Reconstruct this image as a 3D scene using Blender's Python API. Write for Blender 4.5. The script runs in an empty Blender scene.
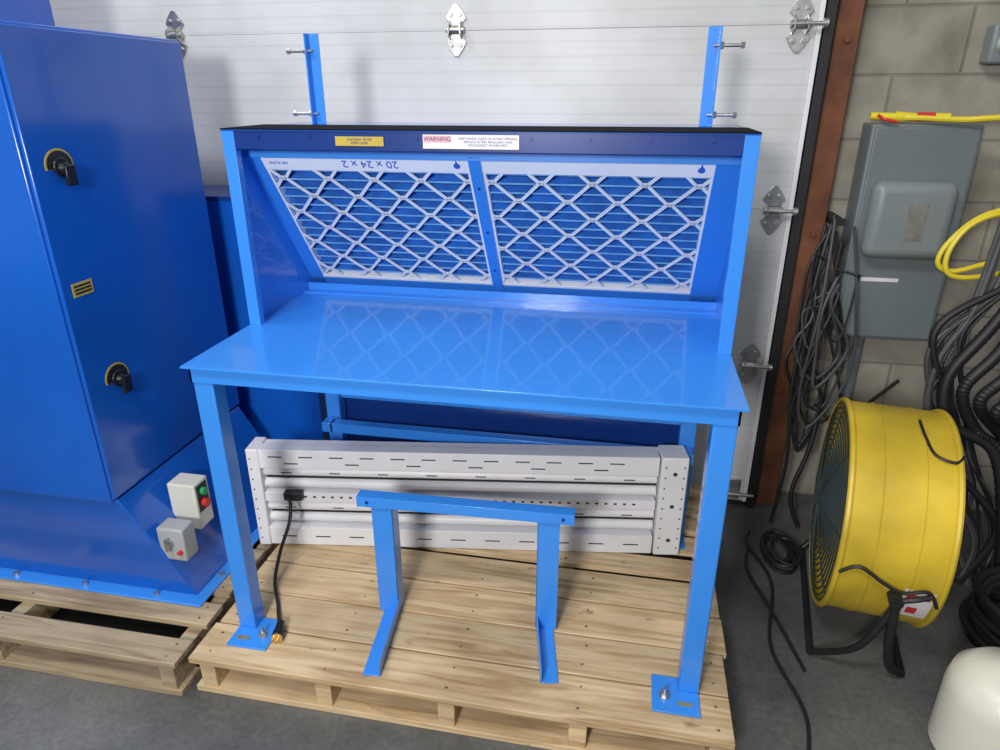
import bpy, math, random
from mathutils import Vector, Matrix
random.seed(7)
S=bpy.context.scene
S.view_settings.view_transform='Standard'
# ---------------------------------------------------------------- materials
def newmat(name):
    m=bpy.data.materials.new(name); m.use_nodes=True
    return m,m.node_tree.nodes,m.node_tree.links,m.node_tree.nodes['Principled BSDF']
def mat(name,col,rough=.5,metal=0,var=.08,scale=6,bump=0,coat=0,bscale=None,stretch=(1,1,1),spec=.5,crough=.12):
    m,n,l,b=newmat(name)
    tc=n.new('ShaderNodeTexCoord'); mp=n.new('ShaderNodeMapping'); mp.inputs['Scale'].default_value=stretch
    l.new(tc.outputs['Object'],mp.inputs['Vector'])
    nz=n.new('ShaderNodeTexNoise'); nz.inputs['Scale'].default_value=scale; nz.inputs['Detail'].default_value=5
    l.new(mp.outputs[0],nz.inputs['Vector'])
    cr=n.new('ShaderNodeValToRGB'); cr.color_ramp.elements[0].position=.3; cr.color_ramp.elements[1].position=.7
    cr.color_ramp.elements[0].color=(*[max(0,c*(1-var)) for c in col],1)
    cr.color_ramp.elements[1].color=(*[min(1,c*(1+var)) for c in col],1)
    l.new(nz.outputs['Fac'],cr.inputs[0]); l.new(cr.outputs[0],b.inputs['Base Color'])
    b.inputs['Roughness'].default_value=rough; b.inputs['Metallic'].default_value=metal
    b.inputs['Specular IOR Level'].default_value=spec
    b.inputs['Coat Weight'].default_value=coat; b.inputs['Coat Roughness'].default_value=crough
    if bump:
        n2=n.new('ShaderNodeTexNoise'); n2.inputs['Scale'].default_value=bscale or scale*5; n2.inputs['Detail'].default_value=4
        l.new(mp.outputs[0],n2.inputs['Vector'])
        bp=n.new('ShaderNodeBump'); bp.inputs['Strength'].default_value=bump; bp.inputs['Distance'].default_value=.004
        l.new(n2.outputs['Fac'],bp.inputs['Height']); l.new(bp.outputs[0],b.inputs['Normal'])
    return m
BLUE=mat('blue_paint',(.04,.26,.80),.30,var=.05,scale=3,coat=.45,crough=.05)
BLUE2=mat('blue_paint_shaded',(.006,.10,.50),.20,var=.10,scale=2,coat=.5,bump=.06,bscale=14)  # same blue, darkened to paint in the weaker light on the cabinet
NAVY=mat('navy_paint_and_shade',(.006,.035,.20),.3,var=.1)  # dark blue parts and print; also carries the header's shade
BLACK=mat('black_rubber',(.012,.012,.014),.5,var=.2)
GASKET=mat('black_gasket_foam',(.008,.008,.012),.95,spec=.1)
GREYC=mat('grey_cable_jacket',(.06,.06,.065),.5,var=.2)
BLACKG=mat('black_gloss',(.01,.01,.012),.3,var=.2)
DKHOLE=mat('slot_dark',(.03,.03,.035),.8)
SEAM=mat('seam_grey',(.50,.50,.50),.8)
WHITEP=mat('white_enamel',(.80,.80,.82),.4,var=.05,scale=8)
CARD=mat('filter_cardboard',(.88,.90,.93),.7,var=.03)
MESHW=mat('expanded_metal_white',(.84,.87,.92),.45,var=.05)
PLEAT=mat('blue_filter_media',(.010,.11,.46),.9,var=.25,scale=25)
PLEATL=mat('filter_pleat_ridge',(.20,.50,.88),.8,var=.2,scale=20)
STEEL=mat('zinc_steel',(.50,.50,.49),.38,metal=.9,var=.2,scale=30)
BRASS=mat('brass_bolt',(.75,.52,.18),.3,metal=.8)
YEL=mat('yellow_fan_paint',(.62,.44,.03),.4,var=.25,scale=5)
LBLY=mat('yellow_label',(.50,.37,.05),.5)
LBLW=mat('white_label',(.78,.74,.76),.5)
PINK=mat('pink_label',(.75,.40,.45),.5)
RED=mat('red_plastic',(.6,.03,.03),.4)
GRN=mat('green_plastic',(.02,.35,.12),.4)
GREYBOX=mat('grey_electrical_paint',(.16,.19,.20),.45,var=.10,scale=4)
GREYCOV=mat('grey_cover_paint',(.21,.24,.245),.4,var=.05)
BEIGE=mat('beige_box',(.66,.66,.58),.5)
SWGREY=mat('switch_box_grey',(.38,.40,.41),.45)
RUST=mat('rust_primer',(.14,.048,.02),.75,var=.45,scale=9,bump=.3)
YCAB=mat('yellow_cable_jacket',(.75,.60,.03),.4)
JUG=mat('jug_plastic',(.72,.70,.60),.35,var=.05)
PRINT=mat('print_blue',(.03,.12,.55),.6)
FANDK=mat('fan_dark',(.02,.028,.03),.5)
GRILL=mat('fan_grille_wire',(.05,.075,.075),.4,metal=.4)
def woodmat(name,c1,c2):
    m,n,l,b=newmat(name)
    tc=n.new('ShaderNodeTexCoord'); mp=n.new('ShaderNodeMapping'); mp.inputs['Scale'].default_value=(1.2,16,16)
    oi=n.new('ShaderNodeObjectInfo'); vm=n.new('ShaderNodeVectorMath'); vm.operation='ADD'
    cx=n.new('ShaderNodeCombineXYZ'); mu=n.new('ShaderNodeMath'); mu.operation='MULTIPLY'; mu.inputs[1].default_value=40
    l.new(oi.outputs['Random'],mu.inputs[0]); l.new(mu.outputs[0],cx.inputs[0]); l.new(mu.outputs[0],cx.inputs[2])
    l.new(tc.outputs['Object'],mp.inputs[0]); l.new(mp.outputs[0],vm.inputs[0]); l.new(cx.outputs[0],vm.inputs[1])
    nz=n.new('ShaderNodeTexNoise'); nz.inputs['Scale'].default_value=2.2; nz.inputs['Detail'].default_value=9; nz.inputs['Distortion'].default_value=1.2
    l.new(vm.outputs[0],nz.inputs['Vector'])
    cr=n.new('ShaderNodeValToRGB'); e=cr.color_ramp.elements
    e[0].position=.3; e[0].color=(*c1,1); e[1].position=.58; e[1].color=(*c2,1)
    l.new(nz.outputs['Fac'],cr.inputs[0])
    hs=n.new('ShaderNodeHueSaturation'); mr=n.new('ShaderNodeMapRange'); mr.inputs[3].default_value=.80; mr.inputs[4].default_value=1.12
    l.new(oi.outputs['Random'],mr.inputs[0]); l.new(mr.outputs[0],hs.inputs['Value']); l.new(cr.outputs[0],hs.inputs['Color'])
    m3=n.new('ShaderNodeMapping'); m3.inputs['Scale'].default_value=(.45,1,1); l.new(tc.outputs['Object'],m3.inputs[0])
    n3=n.new('ShaderNodeTexNoise'); n3.inputs['Scale'].default_value=24; n3.inputs['Detail'].default_value=3; l.new(m3.outputs[0],n3.inputs['Vector'])
    c3=n.new('ShaderNodeValToRGB'); c3.color_ramp.elements[0].position=.25; c3.color_ramp.elements[0].color=(.38,.28,.2,1)
    c3.color_ramp.elements[1].position=.32; c3.color_ramp.elements[1].color=(1,1,1,1)
    l.new(n3.outputs['Fac'],c3.inputs[0])
    mx=n.new('ShaderNodeMix'); mx.data_type='RGBA'; mx.blend_type='MULTIPLY'; mx.inputs[0].default_value=.7
    l.new(hs.outputs[0],mx.inputs[6]); l.new(c3.outputs[0],mx.inputs[7])
    n5=n.new('ShaderNodeTexNoise'); n5.inputs['Scale'].default_value=3.5; n5.inputs['Detail'].default_value=6; l.new(tc.outputs['Object'],n5.inputs['Vector'])
    c5=n.new('ShaderNodeValToRGB'); c5.color_ramp.elements[0].position=.35; c5.color_ramp.elements[0].color=(.78,.76,.74,1); c5.color_ramp.elements[1].position=.6
    l.new(n5.outputs['Fac'],c5.inputs[0])
    m2=n.new('ShaderNodeMix'); m2.data_type='RGBA'; m2.blend_type='MULTIPLY'; m2.inputs[0].default_value=1
    l.new(mx.outputs[2],m2.inputs[6]); l.new(c5.outputs[0],m2.inputs[7]); l.new(m2.outputs[2],b.inputs['Base Color'])
    b.inputs['Roughness'].default_value=.65
    bp=n.new('ShaderNodeBump'); bp.inputs['Strength'].default_value=.3; bp.inputs['Distance'].default_value=.003
    l.new(nz.outputs['Fac'],bp.inputs['Height']); l.new(bp.outputs[0],b.inputs['Normal'])
    return m
WOOD=woodmat('pallet_wood',(.46,.30,.14),(.76,.58,.35))
WOOD2=woodmat('pallet_wood_weathered',(.24,.165,.095),(.47,.37,.24))
def floormat():
    m,n,l,b=newmat('concrete_floor')
    tc=n.new('ShaderNodeTexCoord')
    a=n.new('ShaderNodeTexNoise'); a.inputs['Scale'].default_value=1.6; a.inputs['Detail'].default_value=7; a.inputs['Roughness'].default_value=.6
    c=n.new('ShaderNodeTexNoise'); c.inputs['Scale'].default_value=60; c.inputs['Detail'].default_value=4
    l.new(tc.outputs['Object'],a.inputs['Vector']); l.new(tc.outputs['Object'],c.inputs['Vector'])
    r=n.new('ShaderNodeValToRGB'); r.color_ramp.elements[0].position=.36; r.color_ramp.elements[0].color=(.06,.063,.065,1)
    r.color_ramp.elements[1].position=.68; r.color_ramp.elements[1].color=(.17,.17,.163,1)
    r2=n.new('ShaderNodeValToRGB'); r2.color_ramp.elements[0].position=.3; r2.color_ramp.elements[0].color=(.78,.78,.78,1); r2.color_ramp.elements[1].position=.7; r2.color_ramp.elements[1].color=(1.08,1.08,1.08,1)
    l.new(a.outputs['Fac'],r.inputs[0]); l.new(c.outputs['Fac'],r2.inputs[0])
    mx=n.new('ShaderNodeMix'); mx.data_type='RGBA'; mx.blend_type='MULTIPLY'; mx.inputs[0].default_value=1
    l.new(r.outputs[0],mx.inputs[6]); l.new(r2.outputs[0],mx.inputs[7]); l.new(mx.outputs[2],b.inputs['Base Color'])
    b.inputs['Roughness'].default_value=.42
    bp=n.new('ShaderNodeBump'); bp.inputs['Strength'].default_value=.12; bp.inputs['Distance'].default_value=.004
    l.new(a.outputs['Fac'],bp.inputs['Height']); l.new(bp.outputs[0],b.inputs['Normal'])
    return m
FLOOR=floormat()
def blockmat():
    m,n,l,b=newmat('painted_concrete_block')
    tc=n.new('ShaderNodeTexCoord'); sx=n.new('ShaderNodeSeparateXYZ'); cx=n.new('ShaderNodeCombineXYZ')
    l.new(tc.outputs['Object'],sx.inputs[0]); l.new(sx.outputs[0],cx.inputs[0]); l.new(sx.outputs[2],cx.inputs[1])
    br=n.new('ShaderNodeTexBrick'); br.inputs['Scale'].default_value=1; br.inputs['Brick Width'].default_value=.4; br.inputs['Row Height'].default_value=.2
    br.inputs['Mortar Size'].default_value=.006; br.inputs['Mortar Smooth'].default_value=.5
    br.inputs['Color1'].default_value=(.33,.305,.25,1); br.inputs['Color2'].default_value=(.38,.355,.295,1); br.inputs['Mortar'].default_value=(.25,.23,.19,1)
    l.new(cx.outputs[0],br.inputs['Vector'])
    nz=n.new('ShaderNodeTexNoise'); nz.inputs['Scale'].default_value=5; nz.inputs['Detail'].default_value=8; l.new(tc.outputs['Object'],nz.inputs['Vector'])
    r2=n.new('ShaderNodeValToRGB'); r2.color_ramp.elements[0].position=.36; r2.color_ramp.elements[0].color=(.5,.48,.44,1); r2.color_ramp.elements[1].position=.6
    l.new(nz.outputs['Fac'],r2.inputs[0])
    mx=n.new('ShaderNodeMix'); mx.data_type='RGBA'; mx.blend_type='MULTIPLY'; mx.inputs[0].default_value=.8
    l.new(br.outputs['Color'],mx.inputs[6]); l.new(r2.outputs[0],mx.inputs[7]); l.new(mx.outputs[2],b.inputs['Base Color'])
    b.inputs['Roughness'].default_value=.7
    bp=n.new('ShaderNodeBump'); bp.inputs['Strength'].default_value=.5; bp.inputs['Distance'].default_value=.005; bp.invert=True
    l.new(br.outputs['Fac'],bp.inputs['Height'])
    n4=n.new('ShaderNodeTexNoise'); n4.inputs['Scale'].default_value=60; l.new(tc.outputs['Object'],n4.inputs['Vector'])
    b2=n.new('ShaderNodeBump'); b2.inputs['Strength'].default_value=.4; b2.inputs['Distance'].default_value=.003
    l.new(n4.outputs['Fac'],b2.inputs['Height']); l.new(bp.outputs[0],b2.inputs['Normal']); l.new(b2.outputs[0],b.inputs['Normal'])
    return m
BLOCK=blockmat()
def doormat():
    m,n,l,b=newmat('garage_door_enamel')
    tc=n.new('ShaderNodeTexCoord')
    wv=n.new('ShaderNodeTexWave'); wv.wave_type='BANDS'; wv.bands_direction='Z'; wv.inputs['Scale'].default_value=7.0; wv.inputs['Distortion'].default_value=0
    l.new(tc.outputs['Object'],wv.inputs['Vector'])
    rr=n.new('ShaderNodeValToRGB'); rr.color_ramp.elements[0].position=0; rr.color_ramp.elements[0].color=(.92,.92,.92,1); rr.color_ramp.elements[1].position=.10
    l.new(wv.outputs['Fac'],rr.inputs[0])
    nz=n.new('ShaderNodeTexNoise'); nz.inputs['Scale'].default_value=2.2; nz.inputs['Detail'].default_value=8; l.new(tc.outputs['Object'],nz.inputs['Vector'])
    cr=n.new('ShaderNodeValToRGB'); cr.color_ramp.elements[0].position=.25; cr.color_ramp.elements[0].color=(.47,.47,.45,1)
    cr.color_ramp.elements[1].position=.6; cr.color_ramp.elements[1].color=(.64,.65,.67,1)
    l.new(nz.outputs['Fac'],cr.inputs[0])
    mx=n.new('ShaderNodeMix'); mx.data_type='RGBA'; mx.blend_type='MULTIPLY'; mx.inputs[0].default_value=1
    l.new(cr.outputs[0],mx.inputs[6]); l.new(rr.outputs[0],mx.inputs[7]); l.new(mx.outputs[2],b.inputs['Base Color'])
    b.inputs['Roughness'].default_value=.4
    bp=n.new('ShaderNodeBump'); bp.inputs['Strength'].default_value=.25; bp.inputs['Distance'].default_value=.003
    l.new(rr.outputs[0],bp.inputs['Height']); l.new(bp.outputs[0],b.inputs['Normal'])
    return m
DOOR=doormat()
# ---------------------------------------------------------------- geometry
def empty(name,loc=(0,0,0),rz=0):
    e=bpy.data.objects.new(name,None); e.empty_display_size=.1
    e.location=loc; e.rotation_euler=(0,0,rz); S.collection.objects.link(e); return e
def catmull(p,seg=8,closed=False):
    p=[Vector(q) for q in p]; n=len(p); o=[]
    rng=range(n if closed else n-1)
    for i in rng:
        if closed: a,b,c,d=p[(i-1)%n],p[i],p[(i+1)%n],p[(i+2)%n]
        else: a,b,c,d=p[max(i-1,0)],p[i],p[i+1],p[min(i+2,n-1)]
        for k in range(seg):
            t=k/seg
            o.append(.5*((2*b)+(c-a)*t+(2*a-5*b+4*c-d)*t*t+(3*b-a-3*c+d)*t**3))
    if not closed:o.append(p[-1])
    return o
class G:
    def __init__(s): s.v=[];s.f=[]
    def box(s,x0,x1,y0,y1,z0,z1,M=None):
        k=len(s.v); c=[Vector((x,y,z)) for z in(z0,z1) for y in(y0,y1) for x in(x0,x1)]
        if M: c=[M@q for q in c]
        s.v+=c
        s.f+=[[k+i for i in f] for f in((0,2,3,1),(4,5,7,6),(0,1,5,4),(2,6,7,3),(0,4,6,2),(1,3,7,5))]; return s
    def prism(s,poly,vec):
        k=len(s.v); n=len(poly); vec=Vector(vec)
        s.v+=[Vector(p) for p in poly]+[Vector(p)+vec for p in poly]
        s.f+=[[k+i for i in range(n)][::-1],[k+n+i for i in range(n)]]
        s.f+=[[k+i,k+(i+1)%n,k+n+(i+1)%n,k+n+i] for i in range(n)]; return s
    def cyl(s,p0,p1,r0,r1=None,n=20,cap=True):
        r1=r0 if r1 is None else r1
        p0,p1=Vector(p0),Vector(p1); d=(p1-p0).normalized(); u=d.orthogonal().normalized(); w=d.cross(u)
        k=len(s.v)
        for P,r in((p0,r0),(p1,r1)):
            s.v+=[P+(u*math.cos(2*math.pi*i/n)+w*math.sin(2*math.pi*i/n))*r for i in range(n)]
        s.f+=[[k+i,k+(i+1)%n,k+n+(i+1)%n,k+n+i] for i in range(n)]
        if cap: s.f+=[[k+i for i in range(n)][::-1],[k+n+i for i in range(n)]]
        return s
    def tube(s,pts,r,n=8,closed=False,smooth=True,seg=8,rib=0):
        P=catmull(pts,seg,closed) if smooth else [Vector(q) for q in pts]
        m=len(P); k=len(s.v); u=None
        for i in range(m):
            if closed: d=P[(i+1)%m]-P[i-1]
            else: d=P[min(i+1,m-1)]-P[max(i-1,0)]
            d.normalize()
            if u is None: u=d.orthogonal().normalized()
            u=(u-d*u.dot(d)); u.normalize(); w=d.cross(u)
            rr=r*(1+(rib if i%2 else 0))
            s.v+=[P[i]+(u*math.cos(2*math.pi*j/n)+w*math.sin(2*math.pi*j/n))*rr for j in range(n)]
        for i in range(m if closed else m-1):
            a=k+i*n; b=k+((i+1)%m)*n
            s.f+=[[a+j,a+(j+1)%n,b+(j+1)%n,b+j] for j in range(n)]
        if not closed: s.f+=[[k+j for j in range(n)][::-1],[k+(m-1)*n+j for j in range(n)]]
        return s
    def lathe(s,prof,M=None,n=48,closed=False):
        M=M or Matrix(); k=len(s.v); m=len(prof)
        for r,h in prof:
            s.v+=[M@Vector((r*math.cos(2*math.pi*i/n),r*math.sin(2*math.pi*i/n),h)) for i in range(n)]
        for a in range(m if closed else m-1):
            A=k+a*n;B=k+((a+1)%m)*n
            s.f+=[[A+i,A+(i+1)%n,B+(i+1)%n,B+i] for i in range(n)]
        return s
    def quads(s,rows):
        k=len(s.v); w=len(rows[0])
        for r in rows: s.v+=[Vector(p) for p in r]
        for a in range(len(rows)-1):
            for b in range(w-1):
                s.f.append([k+a*w+b,k+a*w+b+1,k+(a+1)*w+b+1,k+(a+1)*w+b])
        return s
    def out(s,name,mt,parent=None,bevel=0,smooth=True,seg=2):
        me=bpy.data.meshes.new(name); me.from_pydata([tuple(v) for v in s.v],[],s.f); me.update()
        import bmesh
        bm=bmesh.new(); bm.from_mesh(me); bmesh.ops.recalc_face_normals(bm,faces=bm.faces); bm.to_mesh(me); bm.free()
        if smooth:
            for p in me.polygons:p.use_smooth=True
            me.set_sharp_from_angle(angle=math.radians(35))
        me.materials.append(mt); o=bpy.data.objects.new(name,me); S.collection.objects.link(o)
        if bevel:
            b=o.modifiers.new('bevel','BEVEL'); b.width=bevel; b.segments=seg; b.limit_method='ANGLE'; b.angle_limit=math.radians(40)
        if parent:o.parent=parent
        return o
def text(name,body,size,M,mt,parent):
    c=bpy.data.curves.new(name,'FONT'); c.body=body; c.size=size; c.align_x='CENTER'; c.align_y='CENTER'; c.extrude=.0004
    o=bpy.data.objects.new(name,c); S.collection.objects.link(o)
    bpy.context.view_layer.update()
    me=bpy.data.meshes.new_from_object(o.evaluated_get(bpy.context.evaluated_depsgraph_get()))
    bpy.data.objects.remove(o); me.transform(M); me.materials.clear(); me.materials.append(mt)
    o=bpy.data.objects.new(name,me); S.collection.objects.link(o); o.parent=parent; return o
# ---------------------------------------------------------------- camera
p,y,r=.3951,.1916,-.0023
F=Vector((-math.sin(y)*math.cos(p),math.cos(y)*math.cos(p),-math.sin(p)));R=Vector((math.cos(y),math.sin(y),0));U=R.cross(F)
R2=R*math.cos(r)+U*math.sin(r);U2=-R*math.sin(r)+U*math.cos(r)
cd=bpy.data.cameras.new('camera'); cam=bpy.data.objects.new('camera',cd); S.collection.objects.link(cam)
cam.matrix_world=Matrix(((R2.x,U2.x,-F.x,0),(R2.y,U2.y,-F.y,0),(R2.z,U2.z,-F.z,1.552),(0,0,0,1)))
cd.sensor_width=36; cd.lens=678.7*36/1000; cd.clip_start=.02; S.camera=cam
# ---------------------------------------------------------------- room
G().box(-6,6,-5,2.9,-.1,0).out('floor',FLOOR)
G().box(.62,6,2.62,2.85,0,4.2).out('wall_back',BLOCK)
G().box(-6,.62,2.66,2.85,2.92,4.2).out('wall_header',BLOCK)
dr=empty('garage_door')
zs=[.02,.615,1.179,1.743,2.307,2.90]
for i in range(5):
    G().box(-4.2,.515,2.49,2.54,zs[i]+.0003,zs[i+1]-.0003).out(f'panel_{i+1}',DOOR,dr,bevel=.0015)
G().box(-4.2,.515,2.4925,2.56,.0,2.92).out('seam_backing',SEAM,dr)
G().box(.515,.53,2.484,2.56,.02,2.90).out('edge_stile',WHITEP,dr)
g=G(); g.box(-4.2,.53,2.485,2.55,.0,.02); g.out('bottom_seal',BLACK,dr)
G().box(.535,.562,2.47,2.60,0,2.95).out('trim_1',BLACK)
jb=empty('door_jamb')
g=G(); g.box(.575,.645,2.50,2.512,0,3.2); g.box(.633,.645,2.512,2.618,0,3.2); g.box(.564,.575,2.512,2.618,0,3.2); g.out('steel_channel',RUST,jb,bevel=.002)
g=G()
for z in (.5,1.1,1.7): g.cyl((.61,2.50,z),(.61,2.49,z),.010,n=6)
g.out('jamb_bolts',RUST,jb)
def hinge(x,z,rod):
    e=empty('door_hinge'); Y=2.488
    g=G()
    for s in(1,-1):
        g.prism([(x-.014,Y,z+s*.012),(x+.014,Y,z+s*.012),(x+.036,Y,z+s*.036),(x+.024,Y,z+s*.058),(x+.006,Y,z+s*.080),(x-.006,Y,z+s*.080),(x-.024,Y,z+s*.058),(x-.036,Y,z+s*.036)],(0,-.005,0))
        for dx in(-.016,.016): g.cyl((x+dx,Y-.003,z+s*.046),(x+dx,Y-.013,z+s*.046),.007,n=6)
    g.out('leaves',STEEL,e,bevel=.001)
    G().cyl((x-.03,Y-.014,z),(x+.03,Y-.014,z),.011).out('barrel',STEEL,e)
    g=G(); g.prism([(x-.022,Y-.004,z-.03),(x-.022,Y-.004,z+.03),(x-.022,Y-.035,z+.014),(x-.022,Y-.035,z-.014)],(.004,0,0))
    g.prism([(x+.018,Y-.004,z-.03),(x+.018,Y-.004,z+.03),(x+.018,Y-.035,z+.014),(x+.018,Y-.035,z-.014)],(.004,0,0)); g.out('bracket',STEEL,e)
    if rod:
        g=G(); g.cyl((x-.03,Y-.03,z),(x+.075,Y-.03,z),.006); g.cyl((x+.062,Y-.03,z),(x+.075,Y-.03,z),.014); g.out('roller',STEEL,e)
for z in(1.743,1.179,.615): hinge(.465,z,True)
hinge(-.63,1.745,False); hinge(-1.68,1.745,False)
e=empty('door_bottom_bracket'); G().box(.41,.50,2.478,2.488,.03,.12).out('plate',STEEL,e,bevel=.002); G().cyl((.43,2.465,.06),(.55,2.465,.06),.007).out('rod',STEEL,e)
# ---------------------------------------------------------------- pallets
def pallet(x0,x1,y0,y1,wm,nb,gap,ns,zt=.1255):
    e=empty('wooden_pallet'); w=(y1-y0-gap*(nb-1))/nb
    nails=G()
    for i in range(nb):
        a=y0+i*(w+gap)+(random.uniform(-.3,.3)*gap if 0<i<nb-1 else 0); j=random.uniform(-.008,.008)
        dz=-.0005
        G().box(x0+j,x1+random.uniform(-.008,.008),a,a+w,zt-.02,zt+dz).out(f'deck_board_{i+1}',wm,e,bevel=.0025)
        for q in range(ns):
            xx=x0+.042+(x1-x0-.08)*q/(ns-1)
            for f in(.25,.75): nails.cyl((xx+random.uniform(-.008,.008),a+w*f,zt+dz-.002),(xx,a+w*f,zt+dz+.0004),.003,n=8)
    nails.out('nail_heads',GREYC,e)
    for i in range(ns):
        xx=x0+.02+(x1-x0-.08)*i/(ns-1)
        G().box(xx,xx+.045,y0+.01,y1-.01,.02,zt-.0205).out(f'stringer_{i+1}',wm,e,bevel=.002)
    for i,a in enumerate((y0+.005,(y0+y1)/2-.045,y1-.1)):
        G().box(x0,x1,a,a+.09,0,.02).out(f'bottom_board_{i+1}',wm,e,bevel=.002)
    return e
pallet(-1.108,.333,1.228,1.80,WOOD,4,.006,5)
pallet(-1.06,.345,1.83,2.40,WOOD,5,.035,4)
pallet(-2.35,-1.135,1.20,2.15,WOOD2,7,.055,3)
# ---------------------------------------------------------------- work table with hood
XL,XR,YF,ZT=-1.0445,.2655,1.339,.945; YB=2.12; YH=1.666; ZH=1.466
t=empty('downdraft_workbench')
G().box(XL,XR,YF,YB,ZT-.006,ZT).out('table_top',BLUE,t,bevel=.0012)
g=G(); g.box(XL+.012,XR-.012,YF+.014,YF+.019,ZT-.046,ZT-.006); g.box(XL+.012,XR-.012,YB-.03,YB-.025,ZT-.06,ZT-.006)
g.box(XL+.012,XL+.017,YF+.014,YB-.03,ZT-.046,ZT-.006); g.box(XR-.017,XR-.012,YF+.014,YB-.03,ZT-.046,ZT-.006)
g.out('apron',BLUE,t)
g=G(); g.box(XL+.05,XR-.05,2.06,2.10,.545,.585); g.box(XL+.05,XR-.05,2.05,2.09,.19,.23); g.box(XL+.05,XR-.05,1.98,2.02,.445,.48)
for s in(XL+.02,XR-.06): g.box(s,s+.04,1.98,2.10,.445,.48)
g.out('rear_rails',BLUE,t,bevel=.002)
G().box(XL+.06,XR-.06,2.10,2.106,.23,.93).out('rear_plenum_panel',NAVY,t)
lw=.052
for i,(a,b) in enumerate(((XL+.014,YF+.019),(XR-.014-lw,YF+.019),(XL+.014,YB-.08),(XR-.014-lw,YB-.08))):
    G().box(a,a+lw,b,b+lw,.131,ZT-.006).out(f'leg_{i+1}',BLUE,t,bevel=.004)
    if i%2==0: fx=(a,a+.118)
    else: fx=(a+lw-.118,a+lw)
    fy=(b-.07,b+.045)
    G().box(*fx,*fy,.1255,.1315).out(f'foot_plate_{i+1}',BLUE,t,bevel=.001)
    bx=(fx[0]+.085) if i%2==0 else fx[0]+.032
    g=G(); g.cyl((bx,b-.02,.1315),(bx,b-.02,.134),.014); g.cyl((bx,b-.02,.134),(bx,b-.02,.144),.010,n=6); g.cyl((bx,b-.02,.144),(bx,b-.02,.157),.005)
    g.out(f'anchor_bolt_{i+1}',STEEL,t)
    gx=(fx[0]+.035) if i%2==0 else fx[0]+.082
    G().box(gx-.018,gx+.018,b-.045,b-.033,.1316,.1330).out(f'foot_tag_{i+1}',BRASS,t)
for k,(x0,s) in enumerate(((XL,1),(XR,-1))):
    x1=x0+s*.003
    G().box(min(x0,x1),max(x0,x1),YH,YB,ZT,ZH).out(f'hood_side_{k+1}',BLUE,t)
    x1=x0+s*.034
    G().box(min(x0,x1),max(x0,x1),YH-.003,YH,ZT,ZH-.003).out(f'hood_front_flange_{k+1}',BLUE,t,bevel=.001)
    xa=x0+s*.031
    G().box(min(xa,x1),max(xa,x1),YH,YH+.02,ZT,ZH-.05).out(f'hood_flange_return_{k+1}',BLUE,t)
G().box(XL,XR,YB-.003,YB,ZT,ZH).out('hood_back',BLUE,t)
G().box(XL,XR,YH-.004,YB,ZH-.003,ZH).out('hood_roof',BLUE2,t)
G().box(XL,XR,YH-.006,YH+.22,ZH,ZH+.003).out('roof_gasket',GASKET,t)
G().box(XL+.034,XR-.034,YH-.001,YH+.003,ZH-.047,ZH-.003).out('header',NAVY,t)  # darker blue puts the header's shade into its colour
g=G()
for i in range(9):
    bx=XL+.10+i*(XR-XL-.2)/8; g.cyl((bx,YH-.001,ZH-.014),(bx,YH-.005,ZH-.014),.006,n=12)
g.out('header_screws',NAVY,t)
G().box(-.735,-.61,YH-.0062,YH-.005,ZH-.036,ZH-.014).out('caution_label',LBLY,t)
G().box(-.51,-.275,YH-.0062,YH-.005,ZH-.040,ZH-.008).out('warning_label',LBLW,t)
G().box(-.508,-.44,YH-.0066,YH-.0062,ZH-.026,ZH-.010).out('warning_stripe',PINK,t)
RX=Matrix.Rotation(math.pi/2,4,'X')
text('warning_text','WARNING',.014,Matrix.Translation((-.474,YH-.0067,ZH-.018))@RX,NAVY,t)
text('warning_lines','KEEP HANDS CLEAR OF INTAKE OPENING\nREPLACE FILTERS REGULARLY AND\nDISCONNECT POWER FIRST',.0075,Matrix.Translation((-.350,YH-.0064,ZH-.024))@RX,NAVY,t)
text('caution_text','CAUTION  FILTER\nKEEP CLEAR',.008,Matrix.Translation((-.672,YH-.0064,ZH-.025))@RX,NAVY,t)
TOP=Vector((0,1.75,1.400)); D=Vector((0,.606,-.795)).normalized(); N=Vector((0,-.795,-.606)).normalized()
MF=Matrix(((1,0,0,0),(0,D.y,N.y,TOP.y),(0,D.z,N.z,TOP.z),(0,0,0,1)))
G().box(XL+.003,XR-.003,1.742,1.746,1.392,ZH-.003).out('filter_frame_top',BLUE,t)
FL,FR=-1.000,.190; FM=(FL+FR)/2
g=G(); g.box(XL+.003,FL+.004,-.005,.555,-.055,.004,MF); g.box(FR-.004,XR-.003,-.005,.555,-.055,.004,MF)
g.box(FM-.016,FM+.016,-.005,.54,-.05,.008,MF); g.box(XL+.003,XR-.003,.522,.565,-.05,.004,MF)
g.out('filter_frame',BLUE,t)
g=G()
g.box(XL+.003,XR-.003,2.035,2.04,ZT,ZT+.026); g.box(XL+.003,XR-.003,2.00,2.04,ZT,ZT+.004)
g.out('filter_lip',BLUE,t)
g=G()
for s in(.1,.27,.44): g.cyl(MF@Vector((FM,s,.008)),MF@Vector((FM,s,.0095)),.004,n=12)
g.out('divider_holes',NAVY,t)
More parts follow.
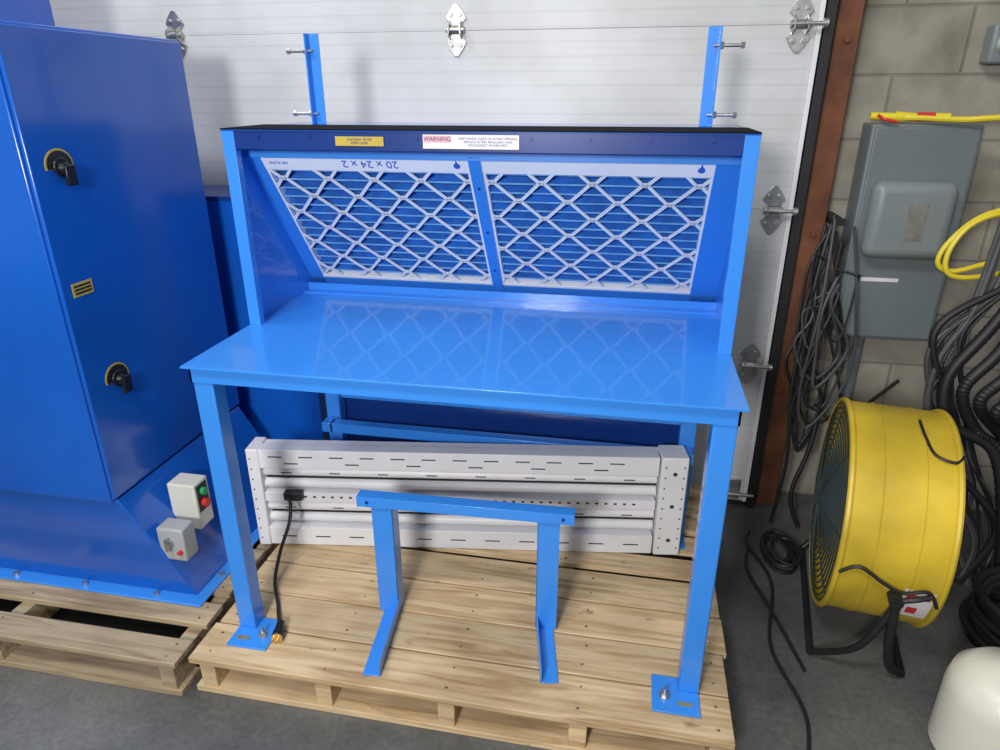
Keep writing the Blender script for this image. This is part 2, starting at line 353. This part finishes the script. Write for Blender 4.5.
def airfilter(x0,x1,k):
    e=bpy.data.objects.new(f'air_filter_{k}',None); S.collection.objects.link(e); e.parent=t
    L=.520; HT=.052
    g=G(); g.box(x0,x1,0,HT,-.045,.003,MF); g.box(x0,x1,L-.010,L,-.045,.003,MF)
    g.box(x0,x0+.009,0,L,-.045,.002,MF); g.box(x1-.010,x1,0,L,-.045,.002,MF); g.out('cardboard_frame',CARD,e,bevel=.001)
    rows=[];s=HT-.006;i=0
    while s<L-.004:
        n=-.008 if i%2 else -.038
        rows.append([MF@Vector((x0+.008,s,n)),MF@Vector((x1-.01,s,n))]); s+=.0165;i+=1
    G().quads(rows).out('pleated_media',PLEAT,e,smooth=False)
    g=G(); s=HT-.006+.0165
    while s<L-.012:
        g.box(x0+.008,x1-.01,s-.0016,s+.0016,-.0095,-.0065,MF); s+=.033
    g.out('pleat_ridges',PLEATL,e)
    g=G(); dx=.066; nr=7; ds=(L-HT-.010)/nr; xs=x0+.004-(.03 if k==1 else .05)
    xmin,xmax=x0+.006,x1-.009
    for rr in range(nr+1):
        sc=HT+.000+rr*ds; pts=[]
        for j in range(12):
            up=(j+rr)%2
            ss=sc+(ds*.47 if up else -ds*.47)
            xj=xs+j*dx
            pts.append((xj-.007,ss)); pts.append((xj+.007,ss))
        for a in range(len(pts)-1):
            A=Vector(pts[a]);B=Vector(pts[a+1])
            t0,t1=0.,1.; ok=True; dd=B-A
            for pmin,pmax,ax in((xmin,xmax,0),(HT-.004,L-.009,1)):
                if abs(dd[ax])<1e-9:
                    if A[ax]<pmin or A[ax]>pmax: ok=False
                else:
                    q0=(pmin-A[ax])/dd[ax]; q1=(pmax-A[ax])/dd[ax]
                    if q0>q1:q0,q1=q1,q0
                    t0=max(t0,q0);t1=min(t1,q1)
            if not ok or t1-t0<1e-3: continue
            A,B=A+dd*t0,A+dd*t1
            d=(B-A).normalized(); w=Vector((-d.y,d.x))*.0042
            A-=d*.001;B+=d*.001
            k0=len(g.v)
            for nn in(.001,-.003):
                for q in(A+w,B+w,B-w,A-w):
                    g.v.append(MF@Vector((q[0],q[1],nn)))
            g.f+=[[k0,k0+1,k0+2,k0+3],[k0+4,k0+7,k0+6,k0+5]]+[[k0+i,k0+4+i,k0+4+(i+1)%4,k0+(i+1)%4] for i in range(4)]
    g.out('expanded_metal_face',MESHW,e,smooth=False)
    if k==1:
        cx=x0+.31
        rot=Matrix(((1,0,0,0),(0,-D.y,N.y,0),(0,-D.z,N.z,0),(0,0,0,1)))@Matrix.Rotation(math.pi,4,'Z')
        text('size_print','20 x 24 x 2',.034,Matrix.Translation(MF@Vector((cx,.026,.0034)))@rot,PRINT,e)
        text('small_print','AIR FLOW',.012,Matrix.Translation(MF@Vector((x0+.05,.026,.0034)))@rot,PRINT,e)
    g=G(); cx=x1-.035
    pol=[]
    for i in range(16):
        a=2*math.pi*i/16; rr=.009
        pol.append(MF@Vector((cx+rr*math.cos(a),.028+rr*math.sin(a)-(.012 if i==12 else 0),.0032)))
    g.prism(pol,N*.0006); g.out('drop_logo',PRINT,e)
airfilter(FL,FM-.014,1); airfilter(FM+.014,FR,2)
for k,(x,s) in enumerate(((-.925,-1),(.172,1))):
    g=G(); g.box(x-.016,x+.016,2.0,2.004,ZH,1.705); g.box(min(x+s*.012,x+s*.016),max(x+s*.012,x+s*.016),1.972,2.0,ZH,1.705) 
    g.out(f'upright_angle_{k+1}',BLUE,t,bevel=.001)
    g=G()
    for z in(1.66,1.495):
        g.cyl((x,1.985,z),(x+s*.075,1.985,z),.0045,n=10); g.cyl((x+s*.016,1.985,z),(x+s*.024,1.985,z),.009,n=6); g.cyl((x+s*.066,1.985,z),(x+s*.075,1.985,z),.008,n=6)
    g.out(f'upright_bolts_{k+1}',STEEL,t)
# ---------------------------------------------------------------- small blue stand on the pallet
st=empty('steel_support_stand',(-.395,1.53,.1255),math.radians(2))
g=G(); g.box(-.30,.300,-.028,.008,.396,.400); g.box(-.30,.300,-.030,-.026,.368,.400); g.out('top_bar',BLUE,st,bevel=.001)
g=G()
for xx in(-.27,.27): g.cyl((xx,-.030,.384),(xx,-.032,.384),.005,n=12)
g.out('bar_holes',NAVY,st)
for k,(x,s) in enumerate(((-.232,1),(.232,-1))):
    g=G(); g.box(x-.03,x+.03,-.022,-.018,.004,.385); g.box(min(x+s*.026,x+s*.03),max(x+s*.026,x+s*.03),-.022,.03,.004,.385); g.out(f'leg_{k+1}',BLUE,st,bevel=.001)
    MR=Matrix.Translation((x,0,0))@Matrix.Rotation(math.radians(4 if s>0 else 9),4,'Z')@Matrix.Translation((-x,0,0))
    ln=-.262 if s>0 else -.215
    g=G()
    if s>0: g.box(x-.018,x+.03,ln,.03,0,.004,MR); g.box(x+.026,x+.03,ln,.03,0,.045,MR)
    else: g.box(x-.03,x+.018,ln,.03,0,.004,MR); g.box(x-.03,x-.026,ln,.03,0,.045,MR)
    g.out(f'foot_{k+1}',BLUE,st,bevel=.001)
# ---------------------------------------------------------------- white slotted panel unit
wu=empty('slotted_steel_fixture',(-1.172,1.733,.1265),math.atan2(.206,1.408)); WL,WH,WD=1.415,.365,.085
G().box(.005,WL-.005,.045,WD,.005,WH-.005).out('rear_pan',WHITEP,wu,bevel=.003)
g=G(); g.box(.03,WL-.09,0,.046,.296,WH); g.box(.03,WL-.09,0,.046,0,.070); g.out('flange_rails',WHITEP,wu,bevel=.003)
g=G(); g.box(.03,WL-.09,.006,.046,.166,.202); g.out('middle_rail',WHITEP,wu,bevel=.003)
g=G()
for z in(.095,.140,.227,.272):
    P=[]
    for i in range(9):
        a=math.radians(-80+160*i/8); P.append((.03,.046-.030*math.cos(a),z+.0205*math.sin(a)/math.sin(math.radians(80))))
    g.prism(P,(WL-.12,0,0))
g.out('louvre_slats',WHITEP,wu)
g=G(); g.box(0,.04,-.006,WD,-.0,WH+.003); g.box(WL-.085,WL,-.006,WD,0,WH+.003); g.out('end_caps',WHITEP,wu,bevel=.004)
g=G()
for z,st0,ln,pit in((.340,.07,.045,.10),(.316,.12,.045,.20),(.035,.08,.05,.115)):
    x=st0
    while x<WL-.15:
        g.box(x,x+ln,-.0008,.002,z-.002,z+.002); x+=pit
x=.14
while x<WL-.14:
    if not(.62<x<.72): g.box(x,x+.010,.0052,.008,.185,.191)
    x+=.030
x=.1
while x<WL-.14:
    g.box(x,x+.035,.0150,.0165,.138,.141); g.box(x,x+.035,.0150,.0165,.271,.274); x+=.16
for z in(.2495,.1175):
    g.box(.045,WL-.09,.028,.036,z-.002,z+.002)
for i in range(9):
    for xx in(.012,WL-.012,WL-.070): g.cyl((xx,-.0066,.03+i*.038),(xx,-.004,.03+i*.038),.003,n=8)
for z in(.06,.19,.31): g.cyl((WL-.04,-.0066,z),(WL-.04,-.004,z),.007,n=12)
g.out('slots',DKHOLE,wu)
g=G(); g.box(.11,.17,-.018,.010,.185,.215); g.out('power_inlet',BLACK,wu,bevel=.003)
pc=empty('power_cord')
g=G(); g.tube([(-1.043,1.728,.325),(-1.02,1.70,.325),(-1.01,1.66,.28),(-1.03,1.62,.20),(-1.02,1.55,.142),(-.97,1.47,.132),(-.935,1.41,.135),(-.91,1.375,.15)],.0055,n=10); g.out('cable',BLACK,pc)
g=G(); g.cyl((-.91,1.378,.15),(-.90,1.345,.143),.010,.014); g.cyl((-.90,1.345,.143),(-.896,1.328,.142),.016); g.out('plug_body',BLACKG,pc)
g=G(); g.cyl((-.896,1.328,.142),(-.895,1.324,.142),.015); 
for dx in(-.007,.007): g.box(-.895+dx-.001,-.895+dx+.001,1.305,1.324,.138,.146)
g.out('plug_prongs',BRASS,pc)
# ---------------------------------------------------------------- dust collector cabinet
dc=empty('dust_collector_cabinet'); CX=-1.38
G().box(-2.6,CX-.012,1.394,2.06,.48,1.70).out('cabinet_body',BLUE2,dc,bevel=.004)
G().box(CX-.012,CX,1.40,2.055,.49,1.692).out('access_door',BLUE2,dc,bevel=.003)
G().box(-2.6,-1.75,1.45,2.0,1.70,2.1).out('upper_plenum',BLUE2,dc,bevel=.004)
g=G()
k=[(-2.6,1.45,.135),(-1.225,1.45,.135),(-1.225,2.10,.135),(-2.6,2.10,.135)]
tt=[(-2.6,1.41,.48),(CX-.004,1.41,.48),(CX-.004,2.05,.48),(-2.6,2.05,.48)]
g.v=[Vector(q) for q in k+tt]; g.f=[[3,2,1,0],[4,5,6,7]]+[[i,(i+1)%4,4+(i+1)%4,4+i] for i in range(4)]
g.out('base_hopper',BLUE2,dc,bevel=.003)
G().box(-2.6,-1.19,1.41,2.14,.1255,.133).out('base_flange',BLUE,dc,bevel=.002)
g=G()
for x in(-1.35,-1.6,-1.85): g.cyl((x,1.43,.133),(x,1.43,.143),.009,n=6)
g.cyl((-1.205,1.55,.133),(-1.205,1.55,.143),.009,n=6)
g.out('flange_bolts',STEEL,dc)
for i,(yy,zz) in enumerate(((1.487,1.389),(1.51,.822))):
    pol=[]; pol2=[]
    for j in range(15):
        a=math.radians(-12+j*204/14); pol.append((CX,yy+.045*math.cos(a),zz+.040*math.sin(a))); pol2.append((CX+.0010,yy+.040*math.cos(a),zz+.035*math.sin(a)))
    G().prism(pol,(.0012,0,0)).out(f'latch_label_{i+1}',LBLY,dc)
    G().prism(pol2,(.0010,0,0)).out(f'latch_label_inner_{i+1}',BLACK,dc)
    g=G(); g.cyl((CX+.002,yy,zz-.004),(CX+.008,yy,zz-.004),.024,n=28); g.cyl((CX+.006,yy,zz-.006),(CX+.022,yy,zz-.006),.016,.013)
    g.box(CX+.014,CX+.024,yy-.008,yy+.024,zz-.048,zz+.002); g.out(f'latch_handle_{i+1}',BLACKG,dc,bevel=.003)
G().box(CX,CX+.0015,1.432,1.500,1.07,1.105).out('caution_plate',LBLY,dc)
g=G()
for q in range(3): g.box(CX+.0014,CX+.0020,1.438,1.494,1.076+q*.009,1.081+q*.009)
g.out('caution_print',BLACK,dc)
g=G(); g.box(-1.33,-1.240,1.545,1.615,.305,.46); g.out('starter_box',BEIGE,dc,bevel=.004)
g=G(); g.box(-1.241,-1.239,1.555,1.605,.36,.45); g.out('starter_faceplate',BLACK,dc)
g=G(); g.cyl((-1.240,1.58,.425),(-1.227,1.58,.425),.012); g.out('start_button',GRN,dc)
g=G(); g.cyl((-1.240,1.58,.385),(-1.225,1.58,.385),.014); g.out('stop_button',RED,dc)
g=G(); g.box(-1.31,-1.225,1.44,1.50,.265,.375); g.out('disconnect_switch',SWGREY,dc,bevel=.006)
g=G(); g.cyl((-1.24,1.44,.30),(-1.24,1.43,.30),.007); g.out('switch_knob',RED,dc)
g=G(); g.cyl((-1.27,1.44,.33),(-1.27,1.43,.33),.012); g.box(-1.274,-1.266,1.42,1.43,.31,.35); g.out('switch_handle',STEEL,dc)
# ---------------------------------------------------------------- housing behind
hb=empty('blower_housing')
G().box(-1.75,-1.12,2.17,2.44,.13,1.21).out('housing_body',BLUE2,hb,bevel=.004)
G().box(-1.76,-1.11,2.165,2.45,1.21,1.222).out('housing_lid',NAVY,hb)
g=G(); g.box(-1.74,-1.13,2.18,2.44,.0,.13); g.out('housing_feet',NAVY,hb)
# ---------------------------------------------------------------- electrical box
eb=empty('electrical_disconnect_box')
G().box(.735,1.06,2.50,2.616,.735,1.455).out('enclosure',GREYBOX,eb,bevel=.006)
G().box(.745,1.05,2.494,2.50,.745,1.445).out('door_panel',GREYBOX,eb,bevel=.004)
G().box(.758,1.012,2.425,2.494,1.035,1.285).out('raised_cover',GREYCOV,eb,bevel=.035,seg=5)
G().box(.870,.925,2.4235,2.4255,1.10,1.22).out('rating_plate',STEEL,eb)
G().box(.79,.91,2.4925,2.494,.945,.958).out('label_strip',LBLW,eb)
g=G(); g.cyl((.85,2.57,.0),(.85,2.57,.735),.018); g.out('conduit',GREYBOX,eb)
ps=empty('outlet_box'); G().box(1.04,1.19,2.55,2.616,1.63,1.74).out('box',GREYCOV,ps,bevel=.008); G().cyl((1.08,2.55,1.685),(1.08,2.53,1.685),.025).out('receptacle',BEIGE,ps)
G().tube([(1.08,2.53,1.685),(1.07,2.49,1.66),(1.10,2.48,1.56),(1.20,2.47,1.51),(1.4,2.45,1.52)],.007).out('plug_lead',BLACK,ps)
ys=empty('yellow_hose_lead')
g=G(); g.tube([(1.45,2.40,1.50),(1.2,2.42,1.485),(1.05,2.46,1.475),(.98,2.48,1.470),(.86,2.50,1.474),(.80,2.52,1.472)],.009,n=8); g.out('lead',YCAB,ys)
g=G(); g.cyl((.73,2.53,1.478),(.80,2.52,1.476),.012); g.cyl((.80,2.52,1.476),(.86,2.51,1.476),.017,.012); g.cyl((.91,2.50,1.476),(.95,2.49,1.476),.013); g.out('connector',YCAB,ys)
g=G(); g.cyl((.86,2.51,1.476),(.91,2.50,1.476),.014); g.tube([(.75,2.515,1.480),(.76,2.485,1.47),(.80,2.488,1.462)],.005,n=6); g.out('connector_band',RED,ys)
yc=empty('yellow_extension_cord'); g=G()
g.tube([(1.45,2.30,1.30),(1.20,2.30,1.25),(1.04,2.30,1.21),(.96,2.30,1.13),(.94,2.30,1.06),(.99,2.30,1.035),(1.1,2.30,1.07),(1.3,2.3,1.12)],.008,n=8)
g.tube([(1.4,2.26,1.27),(1.12,2.27,1.23),(1.0,2.27,1.19),(.95,2.27,1.10),(.97,2.27,1.03),(1.08,2.28,1.03),(1.25,2.28,1.09)],.008,n=8)
g.out('cord',YCAB,yc)
cb=empty('hanging_cable_tangle')
J=lambda a:random.uniform(-a,a)
for kk,(mt,cnt) in enumerate(((BLACK,9),(GREYC,5))):
    g=G()
    for i in range(cnt):
        x=random.uniform(.60,.66); x2=random.uniform(.68,.77); yy=random.uniform(2.36,2.46); zt=random.uniform(.80,1.20); zb=random.uniform(.32,.85)
        g.tube([(x+.03,yy+.03,zt),(x+J(.03),yy+J(.02),(zt+zb)/2+.1+J(.06)),(x-.02+J(.03),yy-.02,zb+.12),((x+x2)/2+J(.04),yy-.03,zb),(x2+J(.02),yy,zb+.15+J(.08)),(x2-.04+J(.04),yy+J(.02),(zt+zb)/2+.1),(x2-.06,yy+.02,zt-.02)],random.choice((.004,.005,.006)),n=8)
    if kk==0:
        g.box(.65,.69,2.44,2.616,1.14,1.16)
        g.tube([(.66,2.46,1.17),(.63,2.42,1.0),(.60,2.38,.6),(.62,2.35,.3),(.60,2.34,.03)],.007); g.tube([(.70,2.42,.5),(.78,2.40,.44),(.86,2.42,.50),(.95,2.40,.62)],.006)
        g.tube([(.72,2.42,.6),(.70,2.38,.35),(.66,2.36,.15),(.70,2.34,.02)],.009)
    g.out('cables_%d'%(kk+1),mt,cb)
cp=empty('coiled_cable_pile'); g=G()
for i in range(5):
    cx,cy=.60+J(.02),2.16+J(.03); a0=random.uniform(0,6.28); rx=random.uniform(.045,.07); ry=random.uniform(.07,.11)
    g.tube([(cx+rx*math.cos(a0+q*math.pi/4),cy+ry*math.sin(a0+q*math.pi/4),.009+i*.008+.003*math.sin(q)) for q in range(8)],.006,n=7,closed=True,seg=5)
g.out('coils',BLACK,cp)
hs=empty('corrugated_black_hoses')
g=G()
for i in range(6):
    o=i*.04; g.tube([(1.45+o,2.22,1.20-o),(1.20+o*.3,2.21-o*.7,1.06-o),(1.07+o,2.19-o*.7,.86-o),(1.0+o,2.18-o*.7,.72-o*.6),(1.03+o*2,2.16,.58-o*.4),(1.17+o,2.14,.50-o*.5),(1.24+o*1.5,2.10,.25),(1.27+o*2,2.08,.03)],.017,n=12,seg=22,rib=.12)
g.out('hoses',BLACK,hs)
for kk,mt in enumerate((BLACK,GREYC)):
    g=G()
    for i in range(8):
        o=random.uniform(-.06,.06);q=random.uniform(-.06,.06); g.tube([(1.12+o,2.24,1.25+q),(1.09+o,2.22,1.0+o),(1.0+q,2.21,.82+o),(1.03+o,2.20,.62+q),(1.12+q,2.18,.40+o),(1.20+o,2.16+q*.5,.2+o),(1.22+q,2.1,.02)],random.choice((.005,.008,.012)),n=8)
    g.out('thin_cables_%d'%(kk+1),mt,hs)
fp=empty('floor_hose_coil'); g=G()
for i in range(8):
    a0=J(3); rx=.14+J(.04); g.tube([(1.27+rx*math.cos(a0+q*math.pi/4),1.86+rx*math.sin(a0+q*math.pi/4),.014+i*.02+.006*math.sin(q*2)) for q in range(8)],.012,n=8,closed=True,seg=6)
g.out('coils',BLACK,fp)
fc=empty('floor_cable'); g=G(); g.tube([(.52,2.30,.008),(.50,2.22,.008),(.55,2.0,.008),(.50,1.7,.008),(.55,1.45,.008),(.50,1.2,.008),(.52,1.0,.008)],.005,n=8)
g.tube([(.50,2.2,.008),(.48,2.05,.008),(.53,1.85,.008),(.58,1.62,.008)],.005,n=8); g.out('cable',BLACK,fc)
# ---------------------------------------------------------------- drum fan
fan=empty('drum_fan',(.788,1.931,.385),math.radians(-9)); RF=.313; HD=.127
MX=Matrix.Rotation(-math.pi/2,4,'Y')
G().lathe([(RF,-HD),(RF,HD),(RF-.004,HD),(RF-.004,-HD)],MX,n=72,closed=True).out('drum_shell',YEL,fan)
g=G()
for h in(-HD,HD):
    g.tube([MX@Vector((RF*math.cos(a*math.pi/24),RF*math.sin(a*math.pi/24),h)) for a in range(48)],.009,n=8,closed=True,smooth=False)
for h in(-.05,.05):
    g.tube([MX@Vector((RF*math.cos(a*math.pi/24),RF*math.sin(a*math.pi/24),h)) for a in range(48)],.003,n=6,closed=True,smooth=False)
g.out('rolled_rims',YEL,fan)
g=G()
for h in(-HD-.004,HD+.004):
    s=1 if h>0 else -1
    for k in range(1,19):
        rr=RF*k/18.5; dome=.028*(1-(rr/RF)**2)*s
        g.tube([MX@Vector((rr*math.cos(a*math.pi/20),rr*math.sin(a*math.pi/20),h+dome)) for a in range(40)],.0025,n=5,closed=True,smooth=False)
    for k in range(8):
        a=k*math.pi/4+.2
        g.tube([MX@Vector((RF*q*math.cos(a),RF*q*math.sin(a),h+.03*(1-q*q)*s)) for q in(.05,.3,.55,.8,1)],.003,n=5,smooth=False)
g.out('guard_grilles',GRILL,fan)
g=G(); g.cyl((-.0,0,0),(.10,0,0),.07,n=32); g.cyl((-.06,0,0),(0,0,0),.035,.05); g.out('motor',FANDK,fan)
g=G()
for k in range(4):
    a0=k*math.pi/2; rows=[]
    for q in range(7):
        rr=.04+q*.04; wd=.35+.12*math.sin(q/6*math.pi)
        rows.append([MX@Vector((rr*math.cos(a0+wd*f*1.7),rr*math.sin(a0+wd*f*1.7),.03+.05*f+.0)) for f in(-1,-.5,0,.5,1)])
    g.quads(rows)
o=g.out('blades',GREYCOV,fan); md=o.modifiers.new('th','SOLIDIFY'); md.thickness=.003
G().cyl((.110,0,0),(.113,0,0),RF-.01,n=48).out('rear_backing',FANDK,fan)
g=G()
fs=G()
for s in(-1,1):
    fs.cyl((.02,s*(RF-.01),-.08),(.02,s*(RF+.03),-.08),.018)
    fs.tube([(.02,s*(RF+.02),-.08),(.03,s*(RF+.02),-.22),(.06,s*(RF-.02),-.33),(.10,s*(RF-.05),-.372)],.013,n=10)
    fs.tube([(.02,s*(RF+.02),-.10),(-.04,s*(RF+.015),-.26),(-.14,s*(RF-.05),-.372)],.010,n=10)
fs.tube([(-.14,-(RF-.05),-.373),(-.14,RF-.05,-.373)],.010,n=10,smooth=False)
fs.tube([(.10,-(RF-.05),-.373),(.10,RF-.05,-.373)],.012,n=10,smooth=False)
fs.out('floor_stand',BLACK,fan)
g.tube([(-.125,-RF-.008,-.03),(-.08,-RF-.012,.0),(-.02,-RF-.02,-.03),(.03,-RF-.02,-.05),(.09,-RF-.01,-.04),(.12,-RF+.0,-.09)],.005,n=6)
g.tube([(.045,-.03,.317),(.05,-.10,.302),(.07,-.155,.277),(.115,-.17,.270),(.135,-.15,.282)],.004,n=6)
g.tube([(.02,-RF-.02,-.08),(.06,-RF-.025,-.06),(.10,-RF-.012,-.05)],.007,n=6)
g.out('fan_cord',BLACK,fan)
def shellpatch(h0,h1,a0,a1,off,name,mt):
    rows=[]
    for i in range(7):
        a=math.radians(a0+(a1-a0)*i/6); rr=RF+off
        rows.append([(h0,-rr*math.cos(a),rr*math.sin(a)),(h1,-rr*math.cos(a),rr*math.sin(a))])
    G().quads(rows).out(name,mt,fan)
shellpatch(.040,.113,-32,-9,.0015,'warning_sticker',LBLW); shellpatch(.048,.105,-15,-12,.0025,'sticker_red',RED); shellpatch(.06,.085,-28,-22,.0025,'sticker_mark',RED)
# ---------------------------------------------------------------- jug
jg=empty('plastic_jug',(.975,1.43,0))
G().lathe([(.001,0),(.115,0),(.13,.015),(.13,.19),(.122,.23),(.09,.265),(.04,.285),(.028,.29),(.028,.31),(.001,.31)],n=40).out('body',JUG,jg)
G().lathe([(.001,.345),(.030,.345),(.033,.34),(.033,.312),(.001,.312)],n=32).out('cap',WHITEP,jg)
g=G(); g.tube([(.035,0,.29),(.07,0,.325),(.11,0,.29),(.118,0,.235)],.012,n=10); g.out('handle',JUG,jg)
# ---------------------------------------------------------------- lights
w=bpy.data.worlds.new('world'); S.world=w; w.use_nodes=True
w.node_tree.nodes['Background'].inputs[0].default_value=(.82,.90,1,1); w.node_tree.nodes['Background'].inputs[1].default_value=.24
def area(name,loc,tgt,size,e,col=(1,1,1),sy=None):
    l=bpy.data.lights.new(name,'AREA'); l.energy=e; l.size=size; l.color=col
    if sy: l.shape='RECTANGLE'; l.size_y=sy
    o=bpy.data.objects.new(name,l); o.location=loc; o.rotation_euler=(Vector(tgt)-Vector(loc)).to_track_quat('-Z','Y').to_euler(); S.collection.objects.link(o)
area('ceiling_lamp_main',(-1.0,-.3,3.9),(-.6,2,.9),1.2,64,(1,.98,.95),.5)
area('ceiling_lamp_right',(1.6,-.8,4.0),(.4,2,.5),1.2,10,(1,.95,.88),.5)
area('ceiling_lamp_back',(-2.2,1.2,4.0),(-.8,1.8,.8),1.2,32,(.95,.98,1),.5)
area('front_fill_light',(-.6,-1.2,1.9),(-.7,2,.7),.4,66,(1,.98,.96),.4)  # added fill behind the camera, stands in for its flash
